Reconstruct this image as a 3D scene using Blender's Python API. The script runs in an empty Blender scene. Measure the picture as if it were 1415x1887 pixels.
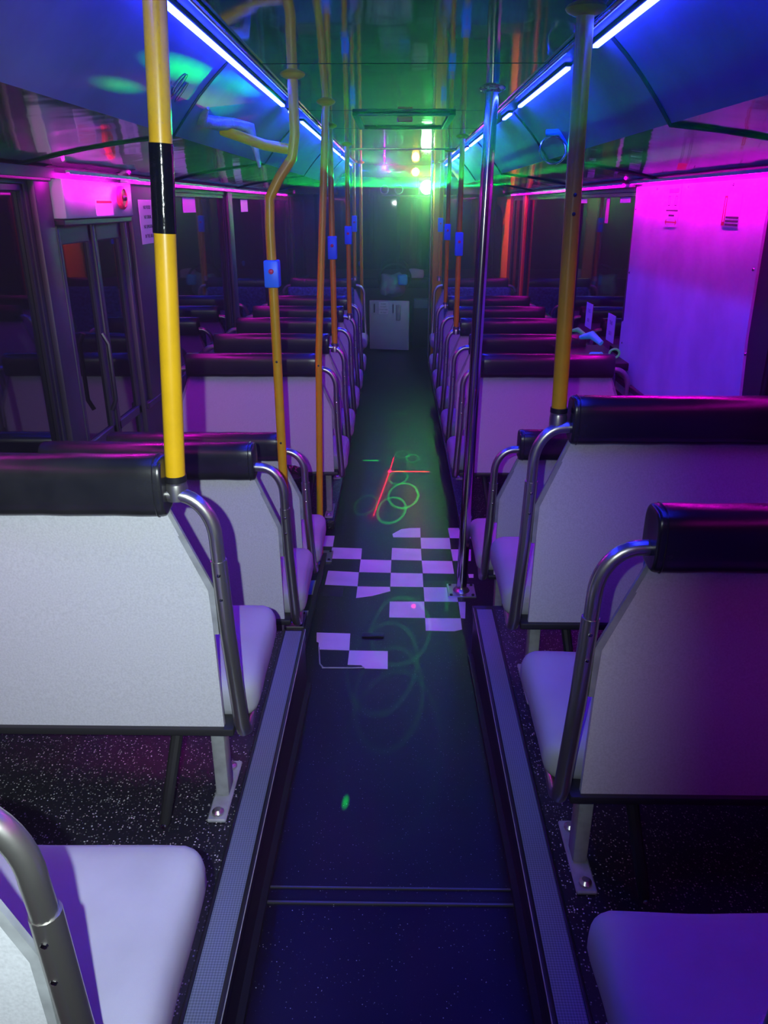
import bpy, bmesh, math, random
from mathutils import Vector, Matrix, noise
random.seed(7)
S = bpy.context.scene
COL = S.collection
PI = math.pi

# ------------------------------------------------------------------ camera
EYE = 1.62
cd = bpy.data.cameras.new('camera'); cam = bpy.data.objects.new('camera', cd); COL.objects.link(cam)
cd.sensor_fit = 'VERTICAL'; cd.sensor_height = 24.0; cd.lens = 24.0 * 1418 / 1887
cd.clip_start = 0.02
PITCH = math.atan((943.5 - 377) / 1418)
YAW = math.atan((731 - 707.5) / 1418 * math.cos(PITCH))
cam.location = (0, 0, EYE)
cam.rotation_euler = (PI / 2 - PITCH, 0, YAW)
S.camera = cam

# ------------------------------------------------------------------ world, exposure
w = bpy.data.worlds.new('night'); S.world = w; w.use_nodes = True
w.node_tree.nodes['Background'].inputs[0].default_value = (0.0, 0.0, 0.0, 1)
w.node_tree.nodes['Background'].inputs[1].default_value = 0
S.view_settings.view_transform = 'Standard'
S.view_settings.look = 'None'
S.view_settings.gamma = 1
S.view_settings.use_curve_mapping = False
S.view_settings.exposure = 0
cy = S.cycles
cy.max_bounces = 6; cy.diffuse_bounces = 3; cy.glossy_bounces = 4; cy.transmission_bounces = 4
cy.volume_bounces = 0; cy.sample_clamp_indirect = 3; cy.sample_clamp_direct = 0
cy.caustics_reflective = False; cy.caustics_refractive = False
cy.use_denoising = True

# light levels
FLASH = 112.0
BLUE = 112.0
MAG = 80.0
GREEN_W = 25.0
ORANGE_W = 3.0
HAZE = 0.014       # near the camera; it thickens towards the front
HAZE_FRONT = 0.20
C_BLUE = (0.014, 0.024, 1.0)
C_MAG = (1.0, 0.0, 0.85)
C_VIO = (0.26, 0.10, 1.0)
C_GREEN = (0.0, 1.0, 0.06)
SRC = (0.31, 8.62, 1.785)      # laser head on the front bulkhead
LAMP = (0.19, 8.60, 1.93)      # orange lamp above it


def lamp(name, kind, loc, energy, color, radius=0.02, **kw):
    l = bpy.data.lights.new(name, kind); o = bpy.data.objects.new(name, l); COL.objects.link(o)
    o.location = loc; l.energy = energy; l.color = color
    if kind in ('POINT', 'SPOT'): l.shadow_soft_size = radius
    for k, v in kw.items(): setattr(l, k, v)
    return o


def aim(o, target):
    d = Vector(target) - o.location
    o.rotation_euler = d.to_track_quat('-Z', 'Y').to_euler()


# the phone's own flash, next to the lens and half shaded on its right side
fl = lamp('phone_flash', 'SPOT', (-0.06, -0.02, 1.655), FLASH, (0.86, 1.0, 1.0), 0.006, spot_size=math.radians(98), spot_blend=1.0)
aim(fl, (-.84, 1.5, 0.85))
# unseen violet area light behind the photographer, facing the near seats
rl = lamp('rear_violet_light', 'AREA', (0.10, -0.45, 1.93), 1.0, C_VIO, shape='RECTANGLE', size=0.9, size_y=0.25)
aim(rl, (0.05, 2.4, 0.5))


lamp('cab_violet_fill', 'POINT', (-.12, 8.15, 1.95), 7.0, (.45, .0, 1.0), 0.003)  # added fill with no visible fixture, turns the gate violet


# ------------------------------------------------------------------ light patterns
def gobo(o, segs=(), rings=(), fan=None, dots=(), base=0.0, strength=1.0, wob=0.0016):
    """A projected pattern: the direction leaving the lamp, seen from behind the lamp, is matched with drawn lines."""
    l = o.data; l.use_nodes = True; nt = l.node_tree; N = nt.nodes; L = nt.links
    em = [n for n in N if n.type == 'EMISSION'][0]
    tc = N.new('ShaderNodeTexCoord'); sx = N.new('ShaderNodeSeparateXYZ'); L.new(tc.outputs['Normal'], sx.inputs[0])

    def m(op, a, b=None, c=None, clamp=False):
        n = N.new('ShaderNodeMath'); n.operation = op; n.use_clamp = clamp
        for i, v in enumerate((a, b, c)):
            if v is None: continue
            if isinstance(v, (int, float)): n.inputs[i].default_value = v
            else: L.new(v, n.inputs[i])
        return n.outputs[0]
    X, Y, Z = sx.outputs
    ny = m('MAXIMUM', m('MULTIPLY', Y, -1), 0.02)
    a = m('DIVIDE', X, ny); b = m('DIVIDE', Z, ny)
    cb = N.new('ShaderNodeCombineXYZ'); L.new(a, cb.inputs[0]); L.new(b, cb.inputs[1])
    nz = N.new('ShaderNodeTexNoise'); nz.inputs['Scale'].default_value = 38; L.new(cb.outputs[0], nz.inputs['Vector'])
    sc = N.new('ShaderNodeSeparateColor'); L.new(nz.outputs['Color'], sc.inputs[0])
    a2 = m('ADD', a, m('MULTIPLY', m('SUBTRACT', sc.outputs[0], .5), wob * 2))
    b2 = m('ADD', b, m('MULTIPLY', m('SUBTRACT', sc.outputs[1], .5), wob * 2))
    tot = None

    def add(v):
        nonlocal tot
        tot = v if tot is None else m('ADD', tot, v)
    for (ca, cb_, r, wd, s) in rings:
        d = m('SQRT', m('ADD', m('POWER', m('ABSOLUTE', m('SUBTRACT', a2, ca)), 2), m('POWER', m('ABSOLUTE', m('SUBTRACT', b2, cb_)), 2)))
        e = m('ABSOLUTE', m('SUBTRACT', d, r))
        add(m('MULTIPLY', m('SUBTRACT', 1, m('DIVIDE', e, wd), clamp=True), s))
    for (a0, b0, a1, b1, wd, s) in segs:
        dx, dy = a1 - a0, b1 - b0; LL = dx * dx + dy * dy
        pa = m('SUBTRACT', a, a0); pb = m('SUBTRACT', b, b0)
        t = m('DIVIDE', m('ADD', m('MULTIPLY', pa, dx), m('MULTIPLY', pb, dy)), LL, clamp=True)
        ex = m('SUBTRACT', pa, m('MULTIPLY', t, dx)); ey = m('SUBTRACT', pb, m('MULTIPLY', t, dy))
        d = m('SQRT', m('ADD', m('MULTIPLY', ex, ex), m('MULTIPLY', ey, ey)))
        q = m('SUBTRACT', 1, m('DIVIDE', d, wd), clamp=True)
        add(m('MULTIPLY', m('POWER', q, 1.6), s))
    for (a0, b0, wd, s) in dots:
        ex = m('SUBTRACT', a, a0); ey = m('SUBTRACT', b, b0)
        d = m('SQRT', m('ADD', m('MULTIPLY', ex, ex), m('MULTIPLY', ey, ey)))
        add(m('MULTIPLY', m('SUBTRACT', 1, m('DIVIDE', d, wd), clamp=True), s))
    if fan:
        sl, wd, s = fan
        fn = N.new('ShaderNodeTexNoise'); fn.inputs['Scale'].default_value = 55; L.new(cb.outputs[0], fn.inputs['Vector'])
        e = m('ABSOLUTE', m('SUBTRACT', m('ADD', b, m('MULTIPLY', m('SUBTRACT', fn.outputs[0], .5), wd * .6)), sl))
        q = m('SUBTRACT', 1, m('DIVIDE', e, wd), clamp=True)
        add(m('MULTIPLY', m('MULTIPLY', q, q), s))
    if tot is None: tot = m('ADD', 0, 0)
    fwd = m('LESS_THAN', Y, -0.02)
    L.new(m('MULTIPLY', m('MULTIPLY', m('ADD', tot, base), fwd), strength), em.inputs['Strength'])


def gd(x, y, z=0.0, s=SRC):      # direction from lamp s to the point (x, y, z)
    q = s[1] - y
    return (x - s[0]) / q, (z - s[2]) / q


# soft green spill, and the thin horizontal sheet plus rings drawn on the aisle floor
lamp('laser_spill', 'POINT', (SRC[0], SRC[1] - .07, SRC[2]), GREEN_W, C_GREEN, 0.03)
lz = lamp('laser_pattern', 'POINT', (SRC[0], SRC[1] - .075, SRC[2]), 1500, C_GREEN, 0.002)
RG = [(-.005, 5.51, .012, .0013, .17), (.05, 5.22, .013, .0013, .17), (.12, 5.13, .012, .0013, .17), (.02, 4.73, .015, .0018, .12),
      (.05, 4.41, .021, .002, .16), (-.02, 4.17, .018, .002, .16), (-.17, 4.25, .014, .002, .08),
      (.02, 2.66, .020, .0016, .05), (-.05, 2.28, .020, .0016, .04), (-.03, 2.00, .018, .0016, .035), (-.02, 1.62, .022, .0016, .025)]
rings = [(*gd(x, y, 0), r, wd, s * .9) for (x, y, r, wd, s) in RG]
P = (SRC[0], SRC[1] - .075, SRC[2])
gs = [(*gd(-.22, 5.0, 0, P), *gd(-.12, 5.0, 0, P), .0018, 1.2), (*gd(.0, 6.3, 0, P), *gd(.10, 6.25, 0, P), .0015, 1.0),
      (*gd(.24, 3.15, 0, P), *gd(.22, 2.8, 0, P), .0025, .08)]
gobo(lz, rings=rings, segs=gs, fan=(-0.0060, 0.0030, 14.0), dots=[(*gd(-.53, 2.25, 1.935, P), .0060, 7), (*gd(-.60, 1.9, 1.86, P), .003, 4), (*gd(-.56, 2.6, 1.905, P), .010, 1.5), (*gd(-.50, 2.75, 1.97, P), .008, 2), (*gd(-.13, 1.62, .12, P), .0016, 5)])
# orange lamp: warm spill over the right side, and the red star on the aisle floor
lamp('orange_spill', 'POINT', (LAMP[0], LAMP[1] - .06, LAMP[2]), ORANGE_W, (1.0, 0.16, 0.02), 0.003)
os_ = lamp('orange_side_beam', 'SPOT', (LAMP[0] + .03, LAMP[1] - .06, LAMP[2]), 75, (1.0, .20, .04), .003, spot_size=math.radians(95), spot_blend=1.0)
aim(os_, (1.19, 8.35, 1.35))
rz = lamp('red_star', 'POINT', (LAMP[0], LAMP[1] - .07, LAMP[2]), 1500, (1.0, 0.0, 0.03), 0.002)
R = (LAMP[0], LAMP[1] - .07, LAMP[2])
rs = [(*gd(-.036, 4.77, 0, R), *gd(.22, 4.77, 0, R), .0014, 1.6), (*gd(-.036, 4.77, 0, R), *gd(-.01, 5.07, 0, R), .0012, 1.6),
      (*gd(-.036, 4.77, 0, R), *gd(-.12, 4.0, 0, R), .0014, 1.0), (*gd(-.036, 4.77, 0, R), *gd(-.12, 4.0, 0, R), .014, .07),
      (*gd(.10, 4.4, 0, R), *gd(.14, 3.6, 0, R), .034, .022)]
gobo(rz, segs=rs, dots=[(*gd(-.036, 4.77, 0, R), .0035, 7), (*gd(-.57, 2.62, 1.885, R), .014, .9), (*gd(-.42, 2.55, .33, R), .003, 1.5), (*gd(.08, 2.84, 0, R), .002, 1.0)])

# ------------------------------------------------------------------ materials
MATS = {}


def mat(name, color, rough=.5, metal=0., emit=None, estr=0., bump=None, speck=None, var=None, spec=None, coat=0.):
    """bump=(scale,strength,distance)  speck=(scale,size,brightness)  var=(scale,amount,[color2])"""
    m = bpy.data.materials.new(name); m.use_nodes = True; nt = m.node_tree; N = nt.nodes; L = nt.links
    b = N['Principled BSDF']; b.inputs['Roughness'].default_value = rough; b.inputs['Metallic'].default_value = metal
    b.inputs['Base Color'].default_value = (*color, 1)
    if spec is not None: b.inputs['Specular IOR Level'].default_value = spec
    if coat: b.inputs['Coat Weight'].default_value = coat; b.inputs['Coat Roughness'].default_value = .06
    tc = N.new('ShaderNodeTexCoord'); cur = None
    if var:
        n = N.new('ShaderNodeTexNoise'); n.inputs['Scale'].default_value = var[0]; n.inputs['Detail'].default_value = 5
        L.new(tc.outputs['Object'], n.inputs['Vector'])
        mx = N.new('ShaderNodeMix'); mx.data_type = 'RGBA'
        c2 = var[2] if len(var) > 2 else tuple(c * (1 - var[1]) for c in color)
        mx.inputs[6].default_value = (*color, 1); mx.inputs[7].default_value = (*c2, 1)
        rp = N.new('ShaderNodeMapRange'); rp.inputs[1].default_value = .35; rp.inputs[2].default_value = .7
        L.new(n.outputs[0], rp.inputs[0]); L.new(rp.outputs[0], mx.inputs[0]); cur = mx.outputs[2]
    if speck:
        v = N.new('ShaderNodeTexVoronoi'); v.inputs['Scale'].default_value = speck[0]; L.new(tc.outputs['Object'], v.inputs['Vector'])
        lt = N.new('ShaderNodeMath'); lt.operation = 'LESS_THAN'; L.new(v.outputs['Distance'], lt.inputs[0]); lt.inputs[1].default_value = speck[1]
        sp = N.new('ShaderNodeSeparateColor'); L.new(v.outputs['Color'], sp.inputs[0])
        pw = N.new('ShaderNodeMath'); pw.operation = 'POWER'; L.new(sp.outputs[0], pw.inputs[0]); pw.inputs[1].default_value = 3
        mu = N.new('ShaderNodeMath'); mu.operation = 'MULTIPLY'; L.new(lt.outputs[0], mu.inputs[0]); L.new(pw.outputs[0], mu.inputs[1])
        mx = N.new('ShaderNodeMix'); mx.data_type = 'RGBA'; L.new(mu.outputs[0], mx.inputs[0])
        if cur is not None: L.new(cur, mx.inputs[6])
        else: mx.inputs[6].default_value = (*color, 1)
        mx.inputs[7].default_value = (speck[2],) * 3 + (1,); cur = mx.outputs[2]
    if cur is not None: L.new(cur, b.inputs['Base Color'])
    if emit: b.inputs['Emission Color'].default_value = (*emit, 1); b.inputs['Emission Strength'].default_value = estr
    if bump:
        n = N.new('ShaderNodeTexNoise'); n.inputs['Scale'].default_value = bump[0]; n.inputs['Detail'].default_value = 3
        L.new(tc.outputs['Object'], n.inputs['Vector'])
        bp = N.new('ShaderNodeBump'); bp.inputs['Strength'].default_value = bump[1]; bp.inputs['Distance'].default_value = bump[2]
        L.new(n.outputs[0], bp.inputs['Height']); L.new(bp.outputs[0], b.inputs['Normal'])
    MATS[name] = m
    return m


vinyl = mat('speckled_floor_vinyl', (.010, .010, .016), .42, speck=(170, .30, .75), bump=(60, .15, .002))
vinyl_aisle = mat('aisle_floor_vinyl', (.007, .004, .013), .42, spec=.28, speck=(120, .14, .4), var=(5, .5), bump=(30, .15, .002))
rubber = mat('black_rubber', (.008, .008, .010), .45)
laminate = mat('grey_white_laminate', (.62, .64, .68), .55, var=(260, .16), bump=(300, .12, .001))
padmat = mat('black_vinyl_padding', (.010, .011, .012), .27, spec=.7, bump=(180, .12, .001), var=(14, .4, (.02, .021, .022)))
steel = mat('brushed_stainless_steel', (.56, .55, .52), .31, .95, bump=(90, .05, .001))
chrome = mat('polished_steel', (.62, .60, .60), .16, 1.0)
legmat = mat('grey_painted_steel', (.34, .36, .38), .5, var=(30, .3))
steel2 = mat('dull_dark_metal', (.12, .12, .13), .4, .6)
darkmetal = mat('dark_painted_steel', (.02, .02, .022), .4)
cover = mat('white_cushion_cover', (.38, .39, .44), .8, var=(9, .12), bump=(14, .35, .006))
moquette = mat('patterned_blue_moquette', (.015, .05, .11), .9, var=(45, .9, (.10, .22, .42)))
yellow = mat('yellow_pole_paint', (.80, .47, .005), .34, bump=(120, .1, .001), var=(20, .12))
yellow_far = yellow
tape = mat('black_gloss_tape', (.004, .005, .005), .12, bump=(50, .4, .002))
bluebox = mat('blue_plastic', (.05, .26, .85), .4)
cove_m = mat('grey_cove_panel', (.145, .130, .180), .42, var=(3.5, .35), bump=(6, .25, .01))
gloss_m = mat('dark_glossy_panel', (.042, .044, .052), .07, bump=(2.2, .35, .02), spec=.8, coat=.4)
ceil_m = mat('black_mirror_ceiling', (.010, .013, .014), .045, bump=(1.5, .30, .02), spec=1.0, coat=1.0)
wall_m = mat('dark_grey_wall_panel', (.030, .030, .036), .5, var=(6, .3))
pillar_m = mat('grey_pillar_panel', (.038, .036, .040), .5, var=(6, .3))
pillar_red_lit = mat('red_lit_pillar', (.85, .10, .03), .45)  # red glow of the orange lamp put into the base colour
glass_m = mat('blacked_out_glass', (.004, .004, .005), .03, bump=(1.2, .04, .01), spec=.75)
board_m = mat('scuffed_white_board', (.80, .76, .86), .6, var=(4, .22), bump=(9, .08, .003), spec=.2)
header_m = mat('white_header_box', (.52, .54, .55), .38, var=(7, .25))
paper = mat('white_paper', (.86, .84, .86), .6)
paper2 = mat('pink_paper', (.85, .45, .62), .6)
ink = mat('black_ink', (.02, .02, .02), .6)
red_ink = mat('red_ink', (.55, .03, .04), .6)
tile_w = mat('violet_tinted_tile', (.70, .63, .80), .38, var=(9, .16))  # white tiles with the violet light tinted into their colour
strip_m = mat('ribbed_grey_nosing', (.13, .17, .25), .42)
gate_m = mat('white_gate_panel', (.55, .52, .58), .5, var=(8, .12))
bag_m = mat('black_bin_bag', (.010, .009, .014), .16, bump=(26, .8, .02))
greybag = mat('grey_plastic_sheet', (.30, .33, .38), .35, bump=(18, .8, .02))
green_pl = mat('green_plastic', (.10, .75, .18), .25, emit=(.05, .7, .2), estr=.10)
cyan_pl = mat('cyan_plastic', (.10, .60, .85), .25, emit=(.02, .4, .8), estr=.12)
red_but = mat('red_plastic', (.80, .05, .10), .35)
led_blue = mat('blue_led', (0, 0, 0), .5, emit=C_BLUE, estr=BLUE)
led_mag = mat('magenta_led', (0, 0, 0), .5, emit=C_MAG, estr=MAG * 2.6)
led_mag2 = mat('dim_magenta_led', (0, 0, 0), .5, emit=C_MAG, estr=MAG * .6)
led_mag3 = mat('faint_magenta_led', (0, 0, 0), .5, emit=C_MAG, estr=MAG * .3)
lens_green = mat('laser_lens_glow', (0, 0, 0), .3, emit=(.55, 1.0, .55), estr=60)
lens_orange = mat('orange_lens_glow', (0, 0, 0), .3, emit=(1.0, .42, .08), estr=30)

# ribbed pattern of the nosing strips
nt = strip_m.node_tree; tc = nt.nodes.new('ShaderNodeTexCoord'); ck = nt.nodes.new('ShaderNodeTexChecker')
ck.inputs['Scale'].default_value = 260; ck.inputs[1].default_value = (.17, .21, .30, 1); ck.inputs[2].default_value = (.085, .11, .17, 1)
mp = nt.nodes.new('ShaderNodeMapping'); mp.inputs['Rotation'].default_value = (0, 0, PI / 4)
nt.links.new(tc.outputs['Object'], mp.inputs[0]); nt.links.new(mp.outputs[0], ck.inputs[0])
nt.links.new(ck.outputs[0], nt.nodes['Principled BSDF'].inputs['Base Color'])


# ------------------------------------------------------------------ mesh helpers
class MB:
    def __init__(s): s.bm = bmesh.new(); s.mats = []

    def _mi(s, m):
        if m is None: return 0
        if m not in s.mats: s.mats.append(m)
        return s.mats.index(m)

    def box(s, lo, hi, bev=0., seg=2, m=None):
        lo, hi = [min(a, b) for a, b in zip(lo, hi)], [max(a, b) for a, b in zip(lo, hi)]
        r = bmesh.ops.create_cube(s.bm, size=1); vs = r['verts']
        for v in vs: v.co = Vector([lo[i] + (v.co[i] + .5) * (hi[i] - lo[i]) for i in range(3)])
        fs = list({f for v in vs for f in v.link_faces}); mi = s._mi(m)
        for f in fs: f.material_index = mi
        if bev > 0:
            es = list({e for v in vs for e in v.link_edges})
            q = bmesh.ops.bevel(s.bm, geom=es, offset=bev, segments=seg, profile=.5, affect='EDGES', clamp_overlap=True)
            for f in q['faces']: f.material_index = mi
        return s

    def tube(s, pts, r, n=14, cap=True, m=None, closed=False):
        pts = [Vector(p) for p in pts]; rs = r if isinstance(r, (list, tuple)) else [r] * len(pts)
        rows = []; up = None; mi = s._mi(m)
        for i, p in enumerate(pts):
            if closed: t = pts[(i + 1) % len(pts)] - pts[i - 1]
            elif i == 0: t = pts[1] - pts[0]
            elif i == len(pts) - 1: t = pts[-1] - pts[-2]
            else: t = (pts[i + 1] - p).normalized() + (p - pts[i - 1]).normalized()
            t.normalize()
            if up is None:
                up = Vector((0, 0, 1)) if abs(t.z) < .9 else Vector((0, 1, 0))
            a = (up - t * up.dot(t)).normalized(); up = a; b = t.cross(a)
            rows.append([s.bm.verts.new(p + (a * math.cos(2 * PI * k / n) + b * math.sin(2 * PI * k / n)) * rs[i]) for k in range(n)])
        R_ = range(len(rows)) if closed else range(len(rows) - 1)
        for i in R_:
            A, B = rows[i], rows[(i + 1) % len(rows)]
            for k in range(n):
                f = s.bm.faces.new((A[k], A[(k + 1) % n], B[(k + 1) % n], B[k])); f.material_index = mi
        if cap and not closed:
            f = s.bm.faces.new(rows[0][::-1]); f.material_index = mi
            f = s.bm.faces.new(rows[-1]); f.material_index = mi
        return s

    def prism(s, poly, axis, lo, hi, m=None):
        """extrude a polygon along an axis; poly holds the other two coordinates in x,y,z order"""
        mi = s._mi(m)

        def P3(p, t):
            q = list(p); q.insert(axis, t); return Vector(q)
        A = [s.bm.verts.new(P3(p, lo)) for p in poly]; B = [s.bm.verts.new(P3(p, hi)) for p in poly]
        n = len(poly); fs = [s.bm.faces.new(A), s.bm.faces.new(B[::-1])]
        for k in range(n): fs.append(s.bm.faces.new((A[k], B[k], B[(k + 1) % n], A[(k + 1) % n])))
        for f in fs: f.material_index = mi
        return s

    def lathe(s, prof, c, n=28, axis=2, m=None):
        mi = s._mi(m); rows = []
        for (r, t) in prof:
            row = []
            for k in range(n):
                a, b = r * math.cos(2 * PI * k / n), r * math.sin(2 * PI * k / n)
                q = [a, b]; q.insert(axis, t); row.append(s.bm.verts.new(Vector(q) + Vector(c)))
            rows.append(row)
        for i in range(len(rows) - 1):
            for k in range(n):
                s.bm.faces.new((rows[i][k], rows[i][(k + 1) % n], rows[i + 1][(k + 1) % n], rows[i + 1][k])).material_index = mi
        for r_ in (rows[0][::-1], rows[-1]):
            s.bm.faces.new(r_).material_index = mi
        return s

    def soft(s, lo, hi, r, div=(10, 8, 6), crown=0., wr=0., wsc=6., m=None, f=None):
        """rounded cushion-like box"""
        mi = s._mi(m); lo = Vector(lo); hi = Vector(hi)
        lo, hi = Vector([min(lo[i], hi[i]) for i in range(3)]), Vector([max(lo[i], hi[i]) for i in range(3)])
        c = (lo + hi) / 2; h = (hi - lo) / 2; grid = {}

        def ax(i, k):                                   # denser rows near the edges
            t = k / div[i] * 2 - 1
            return math.copysign(1 - (1 - abs(t)) ** 1.35, t)

        def V(i, j, k):
            key = (i, j, k)
            if key not in grid:
                p = Vector((ax(0, i) * h.x, ax(1, j) * h.y, ax(2, k) * h.z)); q = Vector([max(-h[a] + r, min(h[a] - r, p[a])) for a in range(3)])
                d = p - q
                if d.length > 1e-9: p = q + d.normalized() * r
                if crown: p.z += crown * (1 - (p.x / h.x) ** 2) * (1 - (p.y / h.y) ** 2) * (1 if p.z > 0 else 0)
                if wr:
                    nv = noise.noise_vector((p + c) * wsc); p += nv * wr
                p = p + c
                if f: p = f(p)
                grid[key] = s.bm.verts.new(p)
            return grid[key]
        a, b, d = div
        F = []
        for i in range(a):
            for j in range(b):
                F.append((V(i, j, 0), V(i, j + 1, 0), V(i + 1, j + 1, 0), V(i + 1, j, 0)))
                F.append((V(i, j, d), V(i + 1, j, d), V(i + 1, j + 1, d), V(i, j + 1, d)))
        for i in range(a):
            for k in range(d):
                F.append((V(i, 0, k), V(i + 1, 0, k), V(i + 1, 0, k + 1), V(i, 0, k + 1)))
                F.append((V(i, b, k), V(i, b, k + 1), V(i + 1, b, k + 1), V(i + 1, b, k)))
        for j in range(b):
            for k in range(d):
                F.append((V(0, j, k), V(0, j, k + 1), V(0, j + 1, k + 1), V(0, j + 1, k)))
                F.append((V(a, j, k), V(a, j + 1, k), V(a, j + 1, k + 1), V(a, j, k + 1)))
        for q in F:
            s.bm.faces.new(q).material_index = mi
        return s

    def face(s, pts, m=None):
        f = s.bm.faces.new([s.bm.verts.new(Vector(p)) for p in pts]); f.material_index = s._mi(m); return s

    def build(s, name, m, parent=None, smooth=True, sharp=35, loc=None, label=None):
        bmesh.ops.recalc_face_normals(s.bm, faces=s.bm.faces)
        me = bpy.data.meshes.new(name); s.bm.to_mesh(me); s.bm.free()
        if smooth:
            for p in me.polygons: p.use_smooth = True
            me.set_sharp_from_angle(angle=math.radians(sharp))
        for mm in (s.mats or [m]): me.materials.append(mm)
        o = bpy.data.objects.new(name, me); COL.objects.link(o)
        if parent is not None: o.parent = parent
        if loc is not None: o.location = loc
        if label: o['label'] = label
        return o


def tag(o, label, cat=None, group=None, kind=None):
    o['label'] = label
    if cat: o['category'] = cat
    if group: o['group'] = group
    if kind: o['kind'] = kind
    return o


def struct(o, label=None):
    o['kind'] = 'structure'
    if label: o['label'] = label
    return o


def empty(name, loc=(0, 0, 0)):
    o = bpy.data.objects.new(name, None); COL.objects.link(o); o.location = loc; o.empty_display_size = .05; return o


def arc(c, r, a0, a1, n, plane='xz'):
    out = []
    for i in range(n + 1):
        t = a0 + (a1 - a0) * i / n; u, v = r * math.cos(t), r * math.sin(t)
        out.append((c[0] + u, c[1], c[2] + v) if plane == 'xz' else (c[0], c[1] + u, c[2] + v))
    return out


def text(body, name, size, loc, rot, m, parent=None, ax='CENTER', sx=1.0):
    c = bpy.data.curves.new(name, 'FONT'); c.body = body; c.size = size; c.align_x = ax; c.align_y = 'CENTER'; c.extrude = .0003
    c.resolution_u = 2; c.materials.append(m)
    t = bpy.data.objects.new(name, c); COL.objects.link(t)
    me = bpy.data.meshes.new_from_object(t.evaluated_get(bpy.context.evaluated_depsgraph_get()))
    bpy.data.objects.remove(t)
    o = bpy.data.objects.new(name, me); COL.objects.link(o); o.location = loc; o.rotation_euler = rot; o.scale = (sx, 1, 1)
    if parent is not None: o.parent = parent
    return o


WL, WR = -1.15, 1.19          # inner faces of the side walls
Y0, Y1 = -0.75, 10.3
CZ = 2.00


def ramp(y): return .15 if y < 1.3 else (0 if y > 3.2 else .15 * (3.2 - y) / 1.9)


# ------------------------------------------------------------------ floor and platforms
b = MB(); ys = [Y0, 1.3, 1.6, 2.0, 2.4, 2.8, 3.2, 5, 8, Y1]
for i in range(len(ys) - 1):
    a_, c_ = ys[i], ys[i + 1]
    b.prism([(a_, -.06), (c_, -.06), (c_, ramp(c_)), (a_, ramp(a_))], 0, WL, WR)
fl_o = struct(b.build('floor', vinyl_aisle, smooth=False), 'dark speckled vinyl floor of the aisle, ramping down towards the front')
# worn checkerboard of stick-on vinyl squares on the floor
TI = [[(-0.063, 3.58), (0.0, 3.66), (0.16, 3.68), (.16, 3.52), (-.06, 3.52)]]
PX = [[(750, 1048), (800, 1020), (850, 1014), (906, 1013), (908, 1066), (755, 1066)], [(908, 1068), (1070, 1068), (1078, 1130), (912, 1128)],
      [(1060, 1012), (1190, 1012), (1215, 1030), (1190, 1070), (1072, 1068)], [(1078, 1132), (1190, 1132), (1190, 1196), (1090, 1196)],
      [(748, 1126), (910, 1130), (915, 1195), (745, 1192)], [(915, 1196), (1085, 1198), (1097, 1268), (922, 1266)],
      [(412, 1125), (580, 1130), (575, 1190), (402, 1187)], [(573, 1192), (745, 1195), (742, 1265), (565, 1262)],
      [(390, 1256), (563, 1264), (556, 1342), (373, 1334)], [(742, 1266), (920, 1268), (925, 1344), (740, 1342)],
      [(556, 1343), (738, 1345), (740, 1368), (640, 1395), (548, 1408)], [(926, 1345), (1105, 1345), (1120, 1425), (932, 1425)],
      [(737, 1427), (930, 1426), (936, 1517), (735, 1515)], [(1122, 1426), (1162, 1426), (1160, 1518), (1135, 1516)],
      [(936, 1518), (1135, 1518), (1143, 1580), (1100, 1590), (940, 1588)],
      [(328, 1604), (517, 1608), (512, 1702), (338, 1698), (340, 1660), (328, 1655)],
      [(512, 1703), (728, 1705), (728, 1805), (600, 1803), (580, 1785), (503, 1783)],
      [(275, 1058), (426, 1060), (416, 1120), (262, 1118)], [(258, 1162), (345, 1160), (370, 1185), (355, 1215), (320, 1232), (255, 1232)],
      [(285, 1312), (340, 1310), (335, 1390), (250, 1392)], [(245, 1482), (305, 1480), (300, 1508), (240, 1510)],
      [(1176, 1270), (1205, 1270), (1205, 1290), (1180, 1290)]]
cP, sP = math.cos(PITCH), math.sin(PITCH)


def on_floor(px, py):            # measured corner of a square -> its place on the floor
    z = 0.0
    for _ in range(12):
        u = (py - 377) * cP / 1418; g = u * cP / (1 - u * sP); D = EYE - z; Y = D / g; z = ramp(Y)
    D = EYE - z; Y = D / g
    return (px - 731) * (Y * cP + D * sP) / 1418, Y, z + .0012


b = MB()
for q in PX:
    pts = [on_floor(480 + x * .3286, 640 + y * .3286) for (x, y) in q]
    top = [b.bm.verts.new(Vector(p)) for p in pts]; bot = [b.bm.verts.new(Vector(p) - Vector((0, 0, .0025))) for p in pts]
    b.bm.faces.new(top)
    for k in range(len(pts)): b.bm.faces.new((top[k], top[(k + 1) % len(pts)], bot[(k + 1) % len(pts)], bot[k]))
b.build('checkerboard_tiles', tile_w, fl_o, smooth=False, label='worn white stick-on vinyl squares in a checkerboard')
b = MB().tube([on_floor(598, 1232), on_floor(650, 1232), on_floor(676, 1231)], .003, 6)
b.tube([on_floor(592, 1195), on_floor(594, 1225), on_floor(600, 1232)], .003, 6)
b.build('torn_vinyl_edge', legmat, fl_o)
b = MB()
for q in ([(672, 1171), (690, 1169), (712, 1172), (700, 1176), (680, 1175)], [(600, 1085), (620, 1090), (636, 1100), (612, 1098)]):
    p = [on_floor(*t) for t in q]; b.soft((min(t[0] for t in p), min(t[1] for t in p), p[0][2]), (max(t[0] for t in p), max(t[1] for t in p), p[0][2] + .008), .003, (6, 4, 2), wr=.003, wsc=30)
b.build('peeling_tape', rubber, fl_o)

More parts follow.
